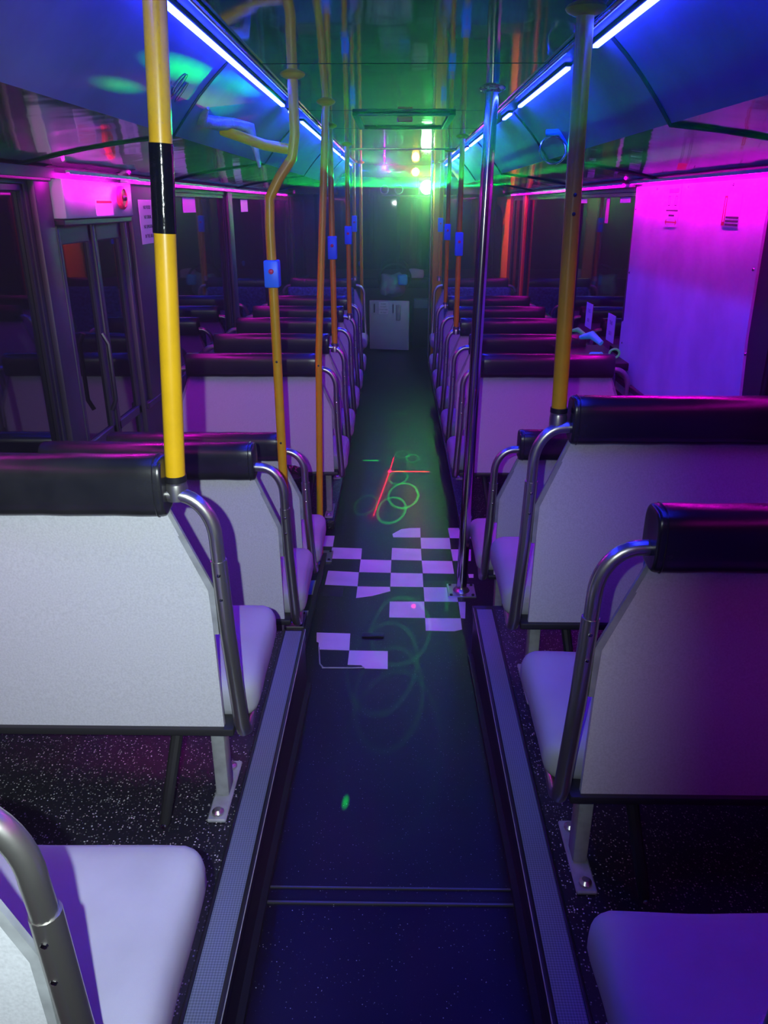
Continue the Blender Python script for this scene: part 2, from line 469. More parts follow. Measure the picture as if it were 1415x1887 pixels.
PLZ, PRZ = .30, .265
PLE, PRE = 2.23, 2.45
plats = []
for (nm, x0, x1, ze, zt) in (('floor_left', WL, -.300, PLE, PLZ), ('floor_right', .290, WR, PRE, PRZ)):
    b = MB().box((x0, Y0, 0), (x1, ze, zt)); o = b.build(nm, vinyl, smooth=False)
    struct(o, 'raised speckled platform carrying the near seats'); plats.append(o)
# nosing strips and their black edging
for (sg, xi, xo, ye, zt, n, lb) in ((-1, -.302, -.362, PLE, PLZ, 1, 'left'), (1, .290, .350, PRE, PRZ, 2, 'right')):
    b = MB().box((xi + sg * .004, Y0, zt), (xo, ye - .005, zt + .004), .001, 1)
    o = struct(b.build('trim_%d' % n, strip_m), 'ribbed grey nosing strip along the %s platform edge' % lb)
    b = MB().box((xi - sg * .006, Y0, zt - .03), (xi + sg * .005, ye + .004, zt + .0065), .002, 2)
    b.box((xo, Y0, zt), (xo + sg * .008, ye, zt + .006), .002, 2)
    b.box((xi - sg * .003, Y0, .10), (xi, ye + .002, zt - .03))
    b.build('rubber_edging', rubber, o)
    b = MB().tube([(xi - sg * .0062, Y0, zt + .0062), (xi - sg * .0062, ye, zt + .0062)], .0011, 6)
    b.build('bright_edge_line', legmat, o)
    # low kerb bead where the wall of the aisle meets the floor
    b = MB()
    for i in range(14):
        ya, yb = Y0 + i * (ye - Y0) / 14, Y0 + (i + 1) * (ye - Y0) / 14
        b.prism([(ya, ramp(ya)), (yb, ramp(yb)), (yb, ramp(yb) + .02), (ya, ramp(ya) + .02)], 0, xi - sg * .018, xi)
    b.build('kerb_bead', rubber, o)
b = MB().box((-.285, 1.285, .149), (.275, 1.290, .1545)).box((-.285, 1.33, .147), (.275, 1.334, .151))
struct(b.build('trim_3', steel2), 'thin metal threshold strips across the aisle at the top of the ramp')
b = MB().prism([(2.24, ramp(2.24)), (3.45, 0), (3.45, .022), (2.24, ramp(2.24) + .02)], 0, -.355, -.335)
struct(b.build('trim_4', rubber), 'black edging strip on the floor beside the thin yellow floor pole')
b = MB().box((.290, PRE, .0), (.62, PRE + .045, PRZ - .03)).box((.285, PRE - .01, PRZ - .035), (.64, PRE + .05, PRZ - .012))
struct(b.build('trim_5', rubber), 'black end face of the right platform')
# low plinths under the far rows
for (n, x0, x1) in ((6, WL, -.325), (7, .345, WR)):
    b = MB().box((x0, 3.80, 0), (x1, 8.55, .05), .004, 2)
    struct(b.build('trim_%d' % n, vinyl), 'low plinth under the far seat rows')

# ------------------------------------------------------------------ walls with window openings
ZS, ZH = .78, 1.68            # sill and head of the windows
WZ = 1.72
winL = [(-.60, .62), (.74, 1.62), (1.74, 2.56), (4.08, 5.52), (5.70, 7.32), (7.50, 8.82), (9.02, 10.1)]
winR = [(-.60, .62), (.74, 1.62), (1.74, 2.50), (4.16, 5.52), (5.70, 7.50), (7.72, 8.46), (9.40, 10.1)]


def wall(name, x, sg, wins, door, lab):
    b = MB(); t = .05
    b.box((x, Y0, 0), (x + sg * t, Y1, ZS)) if not door else (b.box((x, Y0, 0), (x + sg * t, door[0], ZS)), b.box((x, door[1], 0), (x + sg * t, Y1, ZS)))
    b.box((x, Y0, ZH), (x + sg * t, Y1, CZ + .05))
    cuts = sorted(wins + ([door] if door else [])); y = Y0
    for (a, c) in cuts:
        if a > y: b.box((x, y, ZS), (x + sg * t, a, ZH))
        y = c
    b.box((x, y, ZS), (x + sg * t, Y1, ZH))
    b.box((x - sg * .025, Y0, ZS - .03), (x, Y1 if not door else door[0], ZS), .004, 1)
    if door: b.box((x - sg * .025, door[1], ZS - .03), (x, Y1, ZS), .004, 1)
    return struct(b.build(name, wall_m, smooth=False), lab)


DOOR = (2.74, 3.43)
wl = wall('wall_left', WL, -1, winL, DOOR, 'dark left side wall of the bus with blacked-out windows')
wr = wall('wall_right', WR, 1, winR, None, 'dark right side wall of the bus with blacked-out windows')
k = 0
for (x, sg, wins) in ((WL, -1, winL), (WR, 1, winR)):
    for (a, c) in wins:
        k += 1
        b = MB().box((x + sg * .018, a, ZS), (x + sg * .024, c, ZH))
        o = struct(b.build('window_%d' % k, glass_m, smooth=False), 'blacked-out side window reflecting the seats')
        b = MB(); f = .022
        for (p, q) in (((x + sg * .004, a, ZS), (x + sg * .02, a + f, ZH)), ((x + sg * .004, c - f, ZS), (x + sg * .02, c, ZH)),
                       ((x + sg * .004, a, ZS), (x + sg * .02, c, ZS + f)), ((x + sg * .004, a, ZH - f), (x + sg * .02, c, ZH))):
            b.box(p, q, .003, 1)
        b.build('window_rubber', rubber, o)
# pillar covers
trimn = 8
for (x, sg, y0, y1, m, lb) in ((WL, -1, 3.50, 4.06, pillar_m, 'grey wall pillar beyond the emergency door'), (WL, -1, 5.54, 5.68, pillar_m, 'grey wall pillar on the left between far windows'),
                               (WL, -1, 7.33, 7.49, pillar_m, 'grey wall pillar on the left near the front'), (WL, -1, 8.84, 9.0, pillar_m, 'front left wall pillar'),
                               (WL, -1, 1.64, 1.72, pillar_m, 'grey window pillar at the near left'), (WL, -1, 2.58, 2.70, pillar_m, 'grey pillar on the near side of the emergency door'),
                               (WR, 1, 5.54, 5.68, pillar_m, 'grey wall pillar on the right between far windows'), (WR, 1, 7.52, 7.60, pillar_red_lit, 'thin pillar coloured as if lit orange-red, between right windows'),
                               (WR, 1, 7.61, 7.71, pillar_m, 'grey strip beside the thin orange-lit pillar')):
    b = MB().box((x, y0, ZS - .03), (x - sg * .022, y1, WZ), .006, 2)
    struct(b.build('trim_%d' % trimn, m), lb); trimn += 1
# broad pillar, lamp's red tinted into it, flaring out at its top
b = MB()
side = [(8.48, .78), (9.02, .78), (9.02, 1.45)] + [(9.02 + .60 * (1 - math.cos(t * PI / 16)), 1.45 + .17 * math.sin(t * PI / 16)) for t in range(1, 9)] + [(9.62, 1.70), (8.48, 1.70)]
b.prism(side, 0, WR - .03, WR)
struct(b.build('trim_%d' % trimn, pillar_red_lit), 'broad pillar coloured as if lit orange-red, flaring out at its top, behind the right seats'); trimn += 1
# bright rails along the window heads
for (x, sg, y0, lb) in ((WL, -1, 3.46, 'left'), (WR, 1, 4.18, 'right')):
    b = MB().box((x, y0, 1.700), (x - sg * .035, 8.95, 1.716), .004, 2)
    struct(b.build('trim_%d' % trimn, header_m), 'thin pink-lit rail above the %s windows' % lb); trimn += 1
b = MB().box((WL, Y0, 1.690), (WL + .03, 2.70, 1.716), .004, 2)
struct(b.build('trim_%d' % trimn, pillar_m), 'rail above the near left windows'); trimn += 1

# rear wall, front bulkhead, windscreen
b = MB().box((WL - .05, Y0 - .05, 0), (WR + .05, Y0, CZ + .05)); struct(b.build('wall_back', wall_m, smooth=False))
b = MB().box((WL - .05, Y1, 0), (WR + .05, Y1 + .05, .85)).box((WL - .05, Y1, 1.80), (WR + .05, Y1 + .05, CZ + .05))
b.box((WL - .05, Y1, .85), (WL + .12, Y1 + .05, 1.8)).box((WR - .12, Y1, .85), (WR + .05, Y1 + .05, 1.8)).box((.0, Y1, .85), (.04, Y1 + .05, 1.8))
struct(b.build('wall_front', wall_m, smooth=False), 'dark front wall around the windscreen')
for (x0, x1) in ((WL + .12, .0), (.04, WR - .12)):
    k += 1; b = MB().box((x0, Y1 + .02, .85), (x1, Y1 + .03, 1.8)); struct(b.build('window_%d' % k, glass_m, smooth=False), 'dark windscreen pane')
b = MB().box((-.62, 8.72, 1.885), (.66, 8.80, CZ), .006, 2).box((WL, 8.70, 1.72), (-.62, 8.80, CZ)).box((.66, 8.70, 1.72), (WR, 8.80, CZ))
struct(b.build('wall_bulkhead', gloss_m), 'dark bulkhead over the driving cab')

# ------------------------------------------------------------------ ceiling and coves
b = MB()
for (a, c) in ((Y0, 2.55), (2.56, 3.75), (3.76, 4.60), (4.61, 6.28), (6.29, Y1)):
    b.box((-.50, a, CZ), (.54, c, CZ + .03), .003, 1)
b.box((-.50, Y0, CZ + .03), (.54, Y1, CZ + .05))
ce = struct(b.build('ceiling', ceil_m), 'black mirror-gloss ceiling reflecting the poles and lights')
# roof hatch
b = MB(); h0, h1 = (-.20, 3.82), (.26, 4.50)
for (p, q) in (((-.20, 3.82), (.26, 3.85)), ((-.20, 4.47), (.26, 4.50)), ((-.20, 3.82), (-.17, 4.50)), ((.23, 3.82), (.26, 4.50))):
    b.box((p[0], p[1], CZ - .014), (q[0], q[1], CZ), .004, 2)
ht = b.build('roof_hatch', steel2); tag(ht, 'framed roof hatch in the black ceiling above the aisle', 'hatch')
b = MB().box((-.17, 3.85, CZ - .004), (.23, 4.47, CZ)); b.build('hatch_panel', gloss_m, ht)
b = MB().box((.0, 3.90, CZ - .03), (.07, 3.93, CZ - .004), .004, 2); b.build('hatch_handle', red_but, ht)
# cross strips on the ceiling
for y_, m_ in ((6.28, chrome),):
    b = MB().box((-.44, y_ - .015, CZ - .006), (.47, y_ + .015, CZ), .002, 1)
    struct(b.build('trim_%d' % trimn, m_), 'strip across the ceiling'); trimn += 1

LX, RX = -.452, .488


def cove(sg, xi, xf, xw, nm, lab):
    """upper grey curved panel then the dark glossy lower panel reaching the wall"""
    b = MB(); n = 8; pts = []
    for i in range(n + 1):
        t = i / n; x = xi + (xf - xi) * t; z = 1.995 - .19 * (t ** 1.0) + .012 * math.sin(t * PI); pts.append((x, z))
    back = [(x + sg * .004, z + .012) for x, z in pts][::-1]
    b.prism(pts + back, 1, Y0, 8.70)
    o = struct(b.build('wall_cove_%s_upper' % nm, cove_m), 'grey upper cove panel on the %s' % lab)
    b = MB(); pts = []
    for i in range(7):
        t = i / 6; pts.append((xf + (xw - xf) * t, 1.805 - .085 * t + .010 * math.sin(t * PI)))
    b.prism(pts + [(x, z + .012) for x, z in pts][::-1], 1, Y0, 8.70)
    o2 = struct(b.build('wall_cove_%s_lower' % nm, gloss_m), 'dark glossy lower cove panel on the %s' % lab)
    return o, o2


cl, cl2 = cove(-1, -.470, -.645, WL, 'left', 'left')
cr, cr2 = cove(1, .506, .672, WR, 'right', 'right')


def seam(sg, xi, xf, xw, y, o):
    b = MB(); pts = []
    for i in range(5):
        t = i / 4; pts.append((xi + (xf - xi) * t, y, 1.992 - .19 * t + .012 * math.sin(t * PI)))
    for i in range(1, 5):
        t = i / 4; pts.append((xf + (xw - xf) * t, y, 1.803 - .085 * t + .010 * math.sin(t * PI)))
    b.tube(pts, .0060 if sg > 0 else .0042, 8); b.build('panel_seam', rubber, o)


for y in (.55, 2.12, 3.75, 5.4, 7.1): seam(1, .506, .672, WR, y, cr)
for y in (.80, 2.45, 4.1, 5.8, 7.4): seam(-1, -.470, -.645, WL, y, cl)
# faint marker drawing on the left cove
def cvp(x, y): t = (x + .470) / (-.645 + .470); return (x, y, 1.9925 - .19 * t + .012 * math.sin(t * PI))
b = MB()
for (cx, cyy, rx, ry) in ((-.58, 2.16, .018, .02), (-.60, 2.20, .012, .03), (-.56, 2.24, .022, .016), (-.61, 2.27, .010, .04), (-.58, 2.20, .012, .04), (-.57, 2.29, .02, .012)):
    b.tube([cvp(cx + rx * math.cos(t * PI / 10), cyy + ry * math.sin(t * PI / 10)) for t in range(20)], .0007, 5, closed=True)
b.build('marker_scribble', ink, cl)

# ------------------------------------------------------------------ LED strips
def led(x, y0, y1, lab, z=1.982):
    o = empty('led_strip', (x, y0, z)); tag(o, lab, 'LED strip')
    b = MB().box((-.010, 0, .004), (.010, y1 - y0, .014), .002, 1); b.build('channel', darkmetal, o)
    b = MB().box((-.0068, .004, -.003), (.0068, y1 - y0 - .004, .004)); b.build('diode_strip', led_blue, o)
    return o


for x0, x1 in ((-.50, -.405), (.445, .54)):  # matt strips added to keep the LEDs from mirroring in the ceiling
    b = MB().box((x0, Y0, CZ - .004), (x1, 8.70, CZ), .0015, 1)
    struct(b.build('trim_%d' % trimn, rubber), 'matt black strip added along the LED strips to stop their ceiling reflection'); trimn += 1
led(LX, .80, 3.42, 'long blue LED strip along the left ceiling edge, nearest the camera')
led(LX, 3.62, 3.90, 'short blue LED strip on the left, just past the long one')
led(LX, 4.05, 5.35, 'middle blue LED strip on the left ceiling edge')
led(LX, 5.50, 6.70, 'blue LED strip on the left ceiling edge, second from the front')
led(LX, 6.85, 8.45, 'blue LED strip on the left ceiling edge closest to the front bulkhead')
led(RX, .80, 2.20, 'blue LED strip on the right ceiling edge, nearest the camera')
led(RX, 2.52, 3.46, 'blue LED strip on the right ceiling edge between the yellow pole and the chrome pole')
led(RX, 3.72, 3.95, 'short blue LED strip on the right just before the chrome pole')
led(RX, 4.35, 5.70, 'middle blue LED strip on the right ceiling edge')
led(RX, 5.85, 8.45, 'long far blue LED strip on the right ceiling edge')


def mled(sg, y0, y1, lab, m=led_mag, off=.050, lip=False):
    x = (WR if sg > 0 else WL) - sg * off
    o = empty('accent_strip', (x, y0, 1.712)); tag(o, lab, 'LED strip')
    b = MB().box((0, 0, .004), (sg * .014, y1 - y0, .012), .001, 1).box((-sg * .001, 0, .0), (sg * .0015, y1 - y0, .012))
    if lip: b.box((-sg * .010, 0, -.016), (-sg * .006, y1 - y0, .016), .001, 1)
    b.build('channel', pillar_m if lip else header_m, o)
    b = MB().box((sg * .002, .004, .0002), (sg * .012, y1 - y0 - .004, .004)); b.build('diode_strip', m, o)


mled(1, 2.56, 4.12, 'bright magenta LED strip above the white board')
mled(1, Y0 + .1, 2.50, 'magenta LED strip above the near right window', led_mag2)
mled(1, 4.25, 8.4, 'magenta LED strip above the far right windows', led_mag2)
mled(-1, Y0 + .1, 2.66, 'magenta LED strip above the near left windows', led_mag2, lip=True)
mled(-1, 3.48, 8.4, 'magenta LED strip above the far left windows', led_mag2)
mled(-1, 2.72, 3.44, 'short magenta LED strip over the door header box', off=.085)
# slim handrail-like trim beside each strip
for sg, x in ((-1, LX + .05), (1, RX - .05)):
    b = MB().tube([(x, Y0, 1.992), (x, 8.7, 1.992)], .006, 8)
    struct(b.build('trim_%d' % trimn, chrome), 'slim bright bead beside the blue LED strips'); trimn += 1


# ------------------------------------------------------------------ seats
def make_seat(sg, name='bus_seat'):
    """x grows from the aisle towards the wall (times sg); the back is at y=0 and leans towards the viewer; +y is the sitting side"""
    R0 = empty(name); X = lambda v: v * sg
    W = .74

    def lean(z): return -.02 + .0 * z if z < .5 else -.02 - (z - .5) * .05
    # back panel
    for_pts = [(.022, .262), (.026, .60), (.094, .775), (W - .094 + .085, .775), (W - .026 + .085, .60), (W - .022 + .085, .262)]
    b = MB(); vs = [[], []]
    for i, dy in enumerate((0, .012)):
        vs[i] = [b.bm.verts.new(Vector((X(x), lean(z) + dy, z))) for x, z in for_pts]
    b.bm.faces.new(vs[0]); b.bm.faces.new(vs[1][::-1]); n = len(for_pts)
    for k_ in range(n): b.bm.faces.new((vs[0][k_], vs[1][k_], vs[1][(k_ + 1) % n], vs[0][(k_ + 1) % n]))
    b.build('back_panel', laminate, R0, smooth=False)
    # padded head roll
    def prof(x, k):
        out = []
        for t in range(32):
            a = 2 * PI * t / 32; ca, sa = math.cos(a), math.sin(a); e = .62
            y = math.copysign(abs(ca) ** e, ca) * .040; z = math.copysign(abs(sa) ** e, sa) * .056
            if y < 0: z = z - .006 * (1 - z / .056) * (-y / .04) * .6
            out.append(Vector((X(x), -.034 + y * k, .829 + z * k)))
        return out
    b = MB(); xs = [(.083, .86), (.0835, .93), (.086, .975), (.091, 1.0)] + [(.091 + (W - .097) * i / 14, 1.0 + .012 * math.sin(i * 2.1)) for i in range(1, 14)] + [(W - .006, 1.0), (W - .001, .975), (W + .0015, .93), (W + .002, .86)]
    rows = [[b.bm.verts.new(p) for p in prof(x, k_)] for x, k_ in xs]
    for i in range(len(rows) - 1):
        for k_ in range(32): b.bm.faces.new((rows[i][k_], rows[i][(k_ + 1) % 32], rows[i + 1][(k_ + 1) % 32], rows[i + 1][k_]))
    b.bm.faces.new(rows[0]); b.bm.faces.new(rows[-1][::-1])
    pd = b.build('head_roll', padmat, R0, sharp=50)
    b = MB().tube(prof(.098, 1.012), .0014, 5, closed=True)
    b.build('piping', padmat, pd)
    # tubular rails at either end
    for e in (0, 1):
        def TX(v): return X(v) if e == 0 else X(W + .085 - v)
        low = [(TX(.075), lean(.81) + .0, .808), (TX(.105), lean(.81), .810)][::-1]
        c = (TX(.070), .738)
        bend = []
        for i in range(11):
            t = PI / 2 * i / 10
            bend.append((TX(.070 - .070 * math.sin(t)), lean(.8), .808 - .0 - .090 * (1 - math.cos(t)) * 1.0))
        up = low[:1] + bend + [(TX(.0), lean(.66), .655)]
        b = MB().tube(up, .0140, 14)
        rail = b.build('grab_rail' if e == 0 else 'wall_side_rail', steel, R0)
        fl2 = 1.0 if e == 0 else .2
        lowp = [(TX(.0), lean(.66), .668), (TX(-.004 * fl2), -.022, .50), (TX(-.016 * fl2), -.018, .275), (TX(-.018 * fl2), -.008, .248), (TX(-.019 * fl2), .012, .235), (TX(-.017 * fl2), .05, .232), (TX(.004), .37, .240)]
        b = MB().tube(lowp, [.0165] * 4 + [.0155, .0145, .0135], 14); b.build('side_frame', steel, R0)
        for z_ in ((.640, .585) if e == 0 else ()): MB().lathe([(.0045, -.002), (.0035, -.004), (.001, -.005)], (TX(-.001), lean(z_) - .014, z_), 8, axis=1).build('rivet', chrome, rail)
        # flat bracket from under the roll down into the tube
        pl = [(.086, .775), (.094, .765), (.026, .600), (.022, .50), (.012, .50), (.014, .606)]
        b = MB().prism([(TX(x), z) for x, z in pl], 1, lean(.6) - .006, lean(.6) + .002); b.build('bracket', legmat, R0)
    # base beam
    b = MB().box((X(.0), -.03, .243), (X(W + .08), .03, .262), .004, 2); b.build('base_beam', darkmetal, R0)
    # cushions
    b = MB().soft((X(-.042), .015, .242), (X(W + .08), .395, .350), .040, (26, 16, 8), crown=.012, wr=.006, wsc=7); b.build('seat_cushion', cover, R0, sharp=80)
    b = MB().soft((X(.100), -.006, .33), (X(W + .03), .05, .80), .025, (22, 5, 14), wr=.004, wsc=8); b.build('back_cushion', moquette, R0, sharp=80)
    # leg, foot plate, and slanting brace
    b = MB().box((X(.042), .045, .012), (X(.074), .095, .245), .005, 2); lg = b.build('leg', legmat, R0)
    b = MB().box((X(.036), -.03, 0), (X(.080), .175, .010), .003, 1); fp = b.build('foot_plate', legmat, lg)
    for yb in (-.008, .150): MB().lathe([(.014, 0), (.014, .006), (.008, .012)], (X(.058), yb, .010), 10).build('bolt', steel, lg)
    b = MB(); p0, p1 = Vector((X(.135), .03, .245)), Vector((X(.165), -.06, .03)); d = (p1 - p0).normalized(); sd = Vector((1, 0, 0)) * .014
    b.tube([p0, p0 * .5 + p1 * .5, p1, p1 + d * .008], [.014, .013, .012, .007], 10); b.build('folding_brace', darkmetal, R0)
    b = MB().lathe([(.006, 0), (.005, -.004)], (X(.165), -.073, .032), 8, axis=1); b.build('brace_bolt', chrome, R0)
    b = MB().box((X(W - .02), .045, .0), (X(W + .01), .095, .245), .005, 2); b.build('leg', legmat, R0)
    return R0


def copy_tree(o, parent=None):
    c = o.copy(); COL.objects.link(c)
    if parent is not None: c.parent = parent
    for ch in list(o.children): copy_tree(ch, c)
    return c


SL, SR = make_seat(-1), make_seat(1)
FY = [3.86, 4.49, 5.16, 5.78, 6.47]
ordn = ['first', 'second', 'third', 'fourth', 'fifth']
seats = []
for (x, y, z, sc, lb) in [(-.345, .585, .30, 1, 'bus seat whose white cushion and curved rail fill the lower left corner'),
                          (-.348, 1.40, .30, 1, 'bright flash-lit bus seat on the left platform with the yellow pole on its rail'),
                          (-.350, 2.30, .055, 1, 'bus seat on the left just beyond the platform end, second white back from camera'),
                          (-.350, 2.85, .0, .92, 'low black-topped bus seat on the left mostly hidden behind another, next to the bin')]:
    seats.append((SL, x, y, z, sc, lb, 'bus seats on the near left side'))
for (x, y, z, sc, lb) in [(.345, .50, .265, 1, 'bus seat with only its white cushion showing in the lower right corner'),
                          (.352, 1.245, .265, 1, 'near right bus seat with large grey back and arched steel rail'),
                          (.352, 1.91, .265, 1.035, 'bus seat on the right platform with the yellow pole on its rail'),
                          (.372, 2.78, .0, .96, 'small-looking bus seat on the right between the chrome pole and the yellow pole')]:
    seats.append((SR, x, y, z, sc, lb, 'bus seats on the near right side'))
for i, y in enumerate(FY):
    seats.append((SL, -.300, y, .05, 1, 'bus seat in the far left block, %s row counted from the camera' % ordn[i], 'far left bus seats'))
    seats.append((SR, .335, y, .05, 1, 'bus seat in the far right block, %s row counted from the camera' % ordn[i], 'far right bus seats'))
usedp = set(); objs = []
for (pr, x, y, z, sc, lb, gr) in seats:
    o = pr if pr.name not in usedp else copy_tree(pr)
    usedp.add(pr.name); o.location = (x, y, z); o.scale = (1, 1, sc); tag(o, lb, 'bus seat', gr); objs.append(o)
# the two blue seats at the front face the camera
for (pr, x, lb) in ((SR, -.325, 'rear-facing blue patterned bus seat at the far left front'), (SL, .385, 'rear-facing blue patterned bus seat at the far right front')):
    o = copy_tree(pr); o.location = (x, 8.05, .05); o.rotation_euler = (0, 0, PI); o.scale = (1, 1, 1.0)
    tag(o, lb, 'bus seat', 'rear-facing seats at the front'); objs.append(o)


# ------------------------------------------------------------------ poles
def pole(pts, r, m, lab, base=None, top='flange', bands=(), box=None, holes=(), group=None, name='grab_pole'):
    o = empty(name, pts[0]); tag(o, lab, 'pole', group); p0 = Vector(pts[0]); q = [Vector(p) - p0 for p in pts]
    dens = [q[0]]
    for a, c in zip(q[:-1], q[1:]):
        for i in range(1, 5): dens.append(a.lerp(c, i / 4))
    MB().tube(dens, r, 20).build('pole_shaft', m, o)

    def at(z):
        for a, c in zip(q[:-1], q[1:]):
            if min(a.z, c.z) - 1e-4 <= z - p0.z <= max(a.z, c.z) + 1e-4:
                return a.lerp(c, (z - p0.z - a.z) / (c.z - a.z))
        return q[-1]
    for (z0, z1, mm, dr, lb) in bands:
        MB().tube([at(z0), at(z1)], r + dr, 20).build('tape_sleeve', mm, o, label=lb)
    if box:
        z0, z1 = box; a = at(z0); c = at(z1); cc = (a + c) / 2
        bb = MB().box((cc.x - r * 1.55, cc.y - r * 1.8, a.z), (cc.x + r * 1.55, cc.y + r * 1.6, c.z), .006, 2).build('bell_push_box', bluebox, o, label='blue bell push box clamped round the pole')
        MB().lathe([(.009, 0), (.008, -.004), (.004, -.006)], (cc.x, cc.y - r * 1.8, a.z + (c.z - a.z) * .6), 12, axis=1).build('bell_button', red_but, bb)
    for z in holes:
        a = at(z); MB().lathe([(.0045, 0), (.004, -.002), (.002, -.003)], (a.x, a.y - r, a.z), 8, axis=1).build('screw', darkmetal, o)
    if base == 'rail':
        MB().lathe([(.022, -.028), (.022, -.006), (.020, .004), (.021, .006), (.021, .018), (.018, .02)], (0, 0, 0), 20).build('clamp_collar', steel, o)
        MB().lathe([(r + .003, 0), (r + .003, .012)], (0, 0, .008), 20).build('rubber_ring', rubber, o)
    elif base == 'plate':
        MB().box((-.062, -.062, 0), (.062, .062, .008), .002, 1).lathe([(r + .014, .008), (r + .010, .014), (r + .001, .022)], (0, 0, 0), 20).build('base_plate', steel, o)
        for sx in (-1, 1):
            for sy in (-1, 1): MB().lathe([(.007, .008), (.006, .013)], (sx * .048, sy * .048, 0), 8).build('bolt', rubber, o)
    if top == 'flange':
        t = q[-1]; MB().lathe([(r + .024, 0), (r + .020, -.006), (r + .002, -.014)], t, 20).build('top_flange', m, o)
    return o


pole([(-.417, 1.372, 1.125), (-.365, 1.372, 2.0)], .0185, yellow, 'bright yellow pole with black tape band rising from the left flash-lit seat', 'rail',
     bands=[(1.575, 1.712, tape, .0012, 'glossy black tape')])
pole([(.408, 1.886, 1.130), (.392, 1.886, 2.0)], .0185, yellow, 'yellow pole rising from the rail of the right platform seat', 'rail', holes=(1.60, 1.64))
pole([(-.424, 2.75, 0.04), (-.424, 2.75, 1.20), (-.426, 2.75, 1.55), (-.422, 2.75, 1.64), (-.388, 2.75, 1.70), (-.342, 2.75, 1.76), (-.330, 2.75, 1.83), (-.330, 2.75, 2.0)], .0165, yellow,
     'yellow pole with a cranked top beside the bin, blue box on it', 'plate', box=(1.355, 1.445), holes=(1.10, .80))
bar = pole([(-.335, 2.76, 1.785), (-.43, 2.78, 1.80), (-.58, 2.83, 1.848)], .0165, yellow, 'short yellow bar joining the cranked pole to the left cove', top=None, name='grab_bar')
pole([(-.369, 3.45, .0), (-.345, 3.45, 1.0), (-.285, 3.45, 2.0)], .0150, yellow, 'thin yellow pole standing on the checkered floor left of the aisle', 'plate', holes=(.95, .06))
pole([(.298, 3.07, .012), (.334, 3.07, 2.0)], .0235, chrome, 'tall chrome pole bolted to the floor at the right platform end', 'plate')
for (x, y, z, bx, lb) in [(-.352, 4.46, .86, (1.34, 1.46), 'yellow pole with blue box on the second far left seat'), (-.340, 5.75, .865, (1.36, 1.48), 'yellow pole with blue box on the fourth far left seat'),
                          (-.415, 8.06, .935, (1.37, 1.52), 'far left yellow pole with blue box behind the rear-facing seat'), (-.355, 8.20, .5, None, 'plain far left pole nearest the gate'),
                          (.392, 5.12, .86, (1.32, 1.46), 'yellow pole with blue box on the third far right seat'), (.400, 6.44, .865, (1.36, 1.48), 'yellow pole with blue box on the fifth far right seat'),
                          (.430, 8.06, .935, (1.37, 1.50), 'far right yellow pole with blue box behind the rear-facing seat')]:
    pole([(x, y, z), (x, y, 2.0)], .0160, yellow, lb, 'rail' if z > .6 else None, box=bx, group='yellow poles on the far seats')
b = MB().box((.375, 8.42, .0), (.475, 8.47, CZ), .008, 3)  # single flat shape in place of poles and their reflection
o = b.build('pole_reflection_post', yellow); tag(o, 'flat orange-yellow post standing for poles and their reflection, beside the gate opening', 'post')
b = MB().tube([(.345, 8.30, .05), (.345, 8.30, 2.0)], .013, 12); o = b.build('cab_rail', chrome); tag(o, 'slim vertical steel rail beside the orange post', 'rail')

# ------------------------------------------------------------------ emergency door on the left
do = empty('door_1', (WL, DOOR[0], 0)); struct(do, 'narrow two-leaf emergency door with dark glass on the left')
L_ = DOOR[1] - DOOR[0]
for i, (a, c) in enumerate(((.02, L_ / 2 - .012), (L_ / 2 + .012, L_ - .02))):
    b = MB(); f = .035
    for (p, q) in (((-.03, a, .02), (-.004, a + f, 1.56)), ((-.03, c - f, .02), (-.004, c, 1.56)), ((-.03, a, .02), (-.004, c, .10)), ((-.03, a, 1.49), (-.004, c, 1.56)), ((-.03, a, .74), (-.004, c, .78))):
        b.box(p, q, .004, 1)
    lf = b.build('door_leaf', wall_m, do)
    MB().box((-.022, a + f, .10), (-.016, c - f, .74)).box((-.022, a + f, .78), (-.016, c - f, 1.49)).build('door_glass', glass_m, lf, smooth=False)
MB().box((-.034, L_ / 2 - .014, .02), (.004, L_ / 2 + .014, 1.56), .006, 2).build('rubber_seal', rubber, do)
b = MB()
for y_ in (-.01, L_ - .012): b.box((-.03, y_, 0), (.012, y_ + .024, 1.58), .005, 2)
b.build('door_frame', pillar_m, do)
MB().tube([(.02, L_ / 2 - .10, .86), (.04, L_ / 2 - .10, .90), (.04, L_ / 2 - .10, 1.12), (.02, L_ / 2 - .10, 1.16)], .009, 8).build('door_handle', darkmetal, do)
hd = empty('door_header_box', (WL, DOOR[0] - .02, 1.575)); tag(hd, 'white header box above the emergency door, lit magenta', 'header box')
MB().box((.0, 0, 0), (.055, L_ + .01, .125), .006, 2).build('box_shell', header_m, hd)
MB().box((.0, 0, -.022), (.045, L_ + .01, 0), .004, 1).build('door_track', darkmetal, hd)
MB().lathe([(.043, 0), (.043, .012), (.034, .018), (.030, .014)], (.055, .555, .070), 24, axis=0).build('button_ring', red_but, hd, label='pink-red ring of the emergency button')
MB().lathe([(.010, .010), (.010, .022), (.006, .026)], (.055, .555, .068), 14, axis=0).build('button_knob', ink, hd)
st = MB().box((.055, .275, .006), (.0565, .455, .062)).build('notice', paper, hd)
MB().box((.0565, .285, .050), (.057, .445, .058)).build('notice_heading', red_ink, st)


